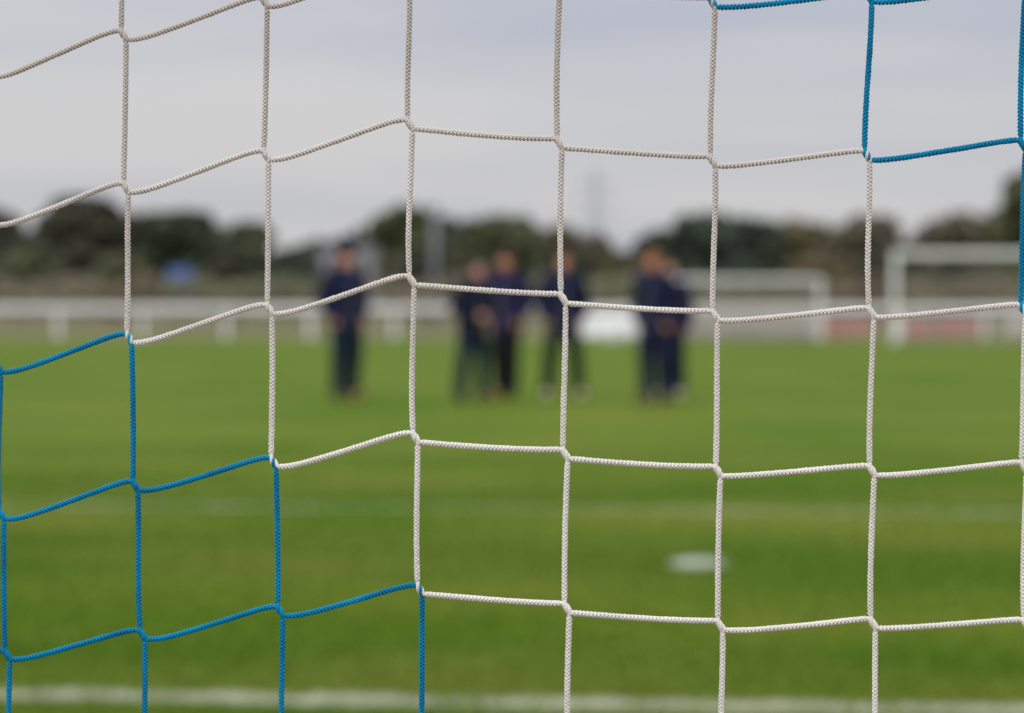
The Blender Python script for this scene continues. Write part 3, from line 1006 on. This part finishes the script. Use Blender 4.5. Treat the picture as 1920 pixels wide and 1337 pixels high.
def knot_path(node, is_a):
    """through a knot the two cords run side by side; A comes from the left and leaves
    downwards, B comes from above and leaves to the right"""
    u = np.linspace(0, 1, 17)
    amp = (-1 if is_a else 1) * (0.0004 + 0.0006 * (2 * u - 1) ** 2)
    return node + DIAG * (2 * u - 1)[:, None] + amp[:, None] * E1

def build_cord(k):
    """cord k runs right, down, right, down ... along the cells with column - row = k"""
    pts, fine, sq = [], [], []
    def add(P, f, kn):
        pts.append(P)
        fine.append(np.full(len(P), f))
        sq.append(np.full(len(P), kn))
    cells = [(r, r + k) for r in range(R0, R1 + 1) if C0 <= r + k < C1]
    if len(cells) < 1:
        return None
    for (r, c) in cells:
        f = 1.0 if (-1 <= r <= 4 and -1 <= c <= 7) else 0.0
        a, b = NODE[(r, c)], NODE[(r, c + 1)]
        pa = knot_path(a, False)
        if (r, c) == cells[0]:
            add(pa[-1:], f, 1)
        pb = knot_path(b, True)
        seg = pb[0] - pa[-1]
        add(taut(pa[-1], pb[0], 0.02, 0.0, random.uniform(0.0004, 0.0014))[1:-1], f, 0)
        add(pb, f, 1)
        if r + 1 > R1:
            break
        d_ = NODE[(r + 1, c + 1)]
        pd = knot_path(d_, False)
        seg = pd[0] - pb[-1]
        m0 = seg * 0.95 + np.array([random.uniform(-.004, .004), 0, -0.01])
        m1 = seg * 0.95 + np.array([random.uniform(-.004, .008), 0, -0.01])
        add(hermite(pb[-1], pd[0], m0, m1, 40)[1:-1], 1.0 if (-1 <= r <= 4 and -1 <= c + 1 <= 8) else 0.0, 0)
        add(pd, f, 1)
    P = np.concatenate(pts)
    FN = np.concatenate(fine)
    node_list = [(NODE[(r, c + 1)], True) for r, c in cells if -1 <= r <= 5 and -1 <= c <= 8] + [(NODE[(r, c)], False) for r, c in cells if -1 <= r <= 5 and -1 <= c <= 8]
    KN = np.concatenate(sq)
    ln = np.concatenate([[0], np.cumsum(np.linalg.norm(np.diff(P, axis=0), axis=1))])
    # stations: closely spaced where the braid can be seen
    s_list = [0.0]
    s = 0.0
    i = 0
    tot = ln[-1]
    while s < tot:
        while i < len(ln) - 2 and ln[i + 1] < s:
            i += 1
        s += 0.00036 if FN[i] > 0.5 else 0.005
        s_list.append(min(s, tot))
    S = np.array(s_list[:-1] if s_list[-1] == s_list[-2] else s_list)
    X = np.stack([np.interp(S, ln, P[:, j]) for j in range(3)], 1)
    fine_s = np.interp(S, ln, FN)
    kn_s = np.interp(S, ln, KN.astype(float))
    # smooth the centre line a little and frame it
    T = np.gradient(X, S, axis=0)
    T /= np.linalg.norm(T, axis=1)[:, None]
    kern = np.ones(5) / 5
    Tp = np.pad(T, ((2, 2), (0, 0)), 'edge')
    T = np.stack([np.convolve(Tp[:, j], kern, 'valid') for j in range(3)], 1)
    T /= np.linalg.norm(T, axis=1)[:, None]
    U = np.cross(T, E2)
    U /= np.linalg.norm(U, axis=1)[:, None]
    W = np.cross(U, T)
    th = np.linspace(0, 2 * math.pi, SEG, endpoint=False)
    # braid relief: staggered slanted stitches, alternate columns leaning opposite ways
    roll = 0.5 * np.sin(S * 9.0 + k) + k * 0.7
    TH = (th[None, :] + roll[:, None]) * COLS / (2 * math.pi)
    base = np.full(TH.shape, 0.30)
    for dc in (-1, 0, 1, 2):
        cidx = np.floor(TH) + dc
        du = TH - cidx
        odd = np.mod(cidx, 2)
        lean = np.where(odd > 0.5, 1.0, -1.0)
        v = S[:, None] / PITCH - 0.5 * odd - lean * du * 0.34
        nv = np.round(v)
        dv = v - nv
        # no two stitches are pulled equally tight
        hsh = np.modf(np.abs(np.sin(nv * 12.9898 + np.mod(cidx, COLS) * 78.233 + k * 3.7) * 43758.5453))[0]
        e = 1 - (du / 0.78) ** 2 - (dv / (0.41 + 0.06 * hsh)) ** 2
        base = np.maximum(base, 0.30 + (0.71 + 0.10 * hsh) * np.sqrt(np.clip(e, 0, 1)))
    jit = 1 + 0.035 * np.sin(S * 230 + k) * np.sin(S * 97 + 2 * k) + 0.02 * np.sin(S * 1300 + k)
    rad = CORD_R * np.where(fine_s[:, None] > 0.5, base, 0.97) * (1 - np.where(fine_s > 0.5, 0.38, 0.1)[:, None] * kn_s[:, None]) * jit[:, None]
    V = X[:, None, :] + rad[:, :, None] * (np.cos(th)[None, :, None] * U[:, None, :] + np.sin(th)[None, :, None] * W[:, None, :])
    n_ = len(S)
    ii = np.arange(n_ - 1)[:, None] * SEG
    jj = np.arange(SEG)[None, :]
    j2 = (np.arange(SEG)[None, :] + 1) % SEG
    Fq = np.stack([ii + jj, ii + j2, ii + SEG + j2, ii + SEG + jj], -1).reshape(-1, 4)
    # in each knot the cord opens into two strands that interlace with those of the other cord
    allV, allF = [V.reshape(-1, 3)], [Fq]
    cnt = n_ * SEG
    for node, is_a in node_list:
        for q_ in (0, 1):
            u = np.linspace(-0.12, 1.12, 26)
            ph = (1.35 + 0.35 * math.sin(k * 5.1 + node[2] * 90)) * math.pi * u + q_ * math.pi + (math.pi / 2 if is_a else 0) + 0.9
            am = 0.00150 * np.clip(np.sin(math.pi * np.clip((u + 0.3) / 1.6, 0, 1)), 0, 1)
            ctr = node + DIAG * (2 * u - 1)[:, None] + (am * np.cos(ph))[:, None] * E1 + (am * np.sin(ph))[:, None] * E2
            ctr = ctr + (-1 if is_a else 1) * (0.0009 * np.abs(2 * u - 1) ** 3)[:, None] * E1
            tt = np.gradient(ctr, axis=0)
            tt /= np.linalg.norm(tt, axis=1)[:, None]
            uu = np.cross(tt, E2 + 0.01)
            uu /= np.linalg.norm(uu, axis=1)[:, None]
            ww = np.cross(uu, tt)
            a_ = np.linspace(0, 2 * math.pi, 10, endpoint=False)
            rr_ = 0.00142 * (1 + 0.10 * np.sin(u * 40 + q_))
            rr_[0] = rr_[-1] = 0.0003
            SV = ctr[:, None, :] + rr_[:, None, None] * (np.cos(a_)[None, :, None] * uu[:, None, :] + np.sin(a_)[None, :, None] * ww[:, None, :])
            i2 = np.arange(25)[:, None] * 10
            allV.append(SV.reshape(-1, 3))
            allF.append(cnt + np.stack([i2 + np.arange(10), i2 + (np.arange(10) + 1) % 10, i2 + 10 + (np.arange(10) + 1) % 10, i2 + 10 + np.arange(10)], -1).reshape(-1, 4))
            cnt += 260
    return mesh_np('cord', np.concatenate(allV), np.concatenate(allF), True)

net = thing('goal_net', 'braided goal net of white and blue cords close to the camera', 'net', (0, 2.73, 0))
for k in range(C0 - R1, C1 - R0):
    me = build_cord(k)
    if me is None:
        continue
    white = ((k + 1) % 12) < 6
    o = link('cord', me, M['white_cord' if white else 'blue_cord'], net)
    o.location = (0, -2.73, 0)
    o['label'] = 'white braided cord' if white else 'blue braided cord'
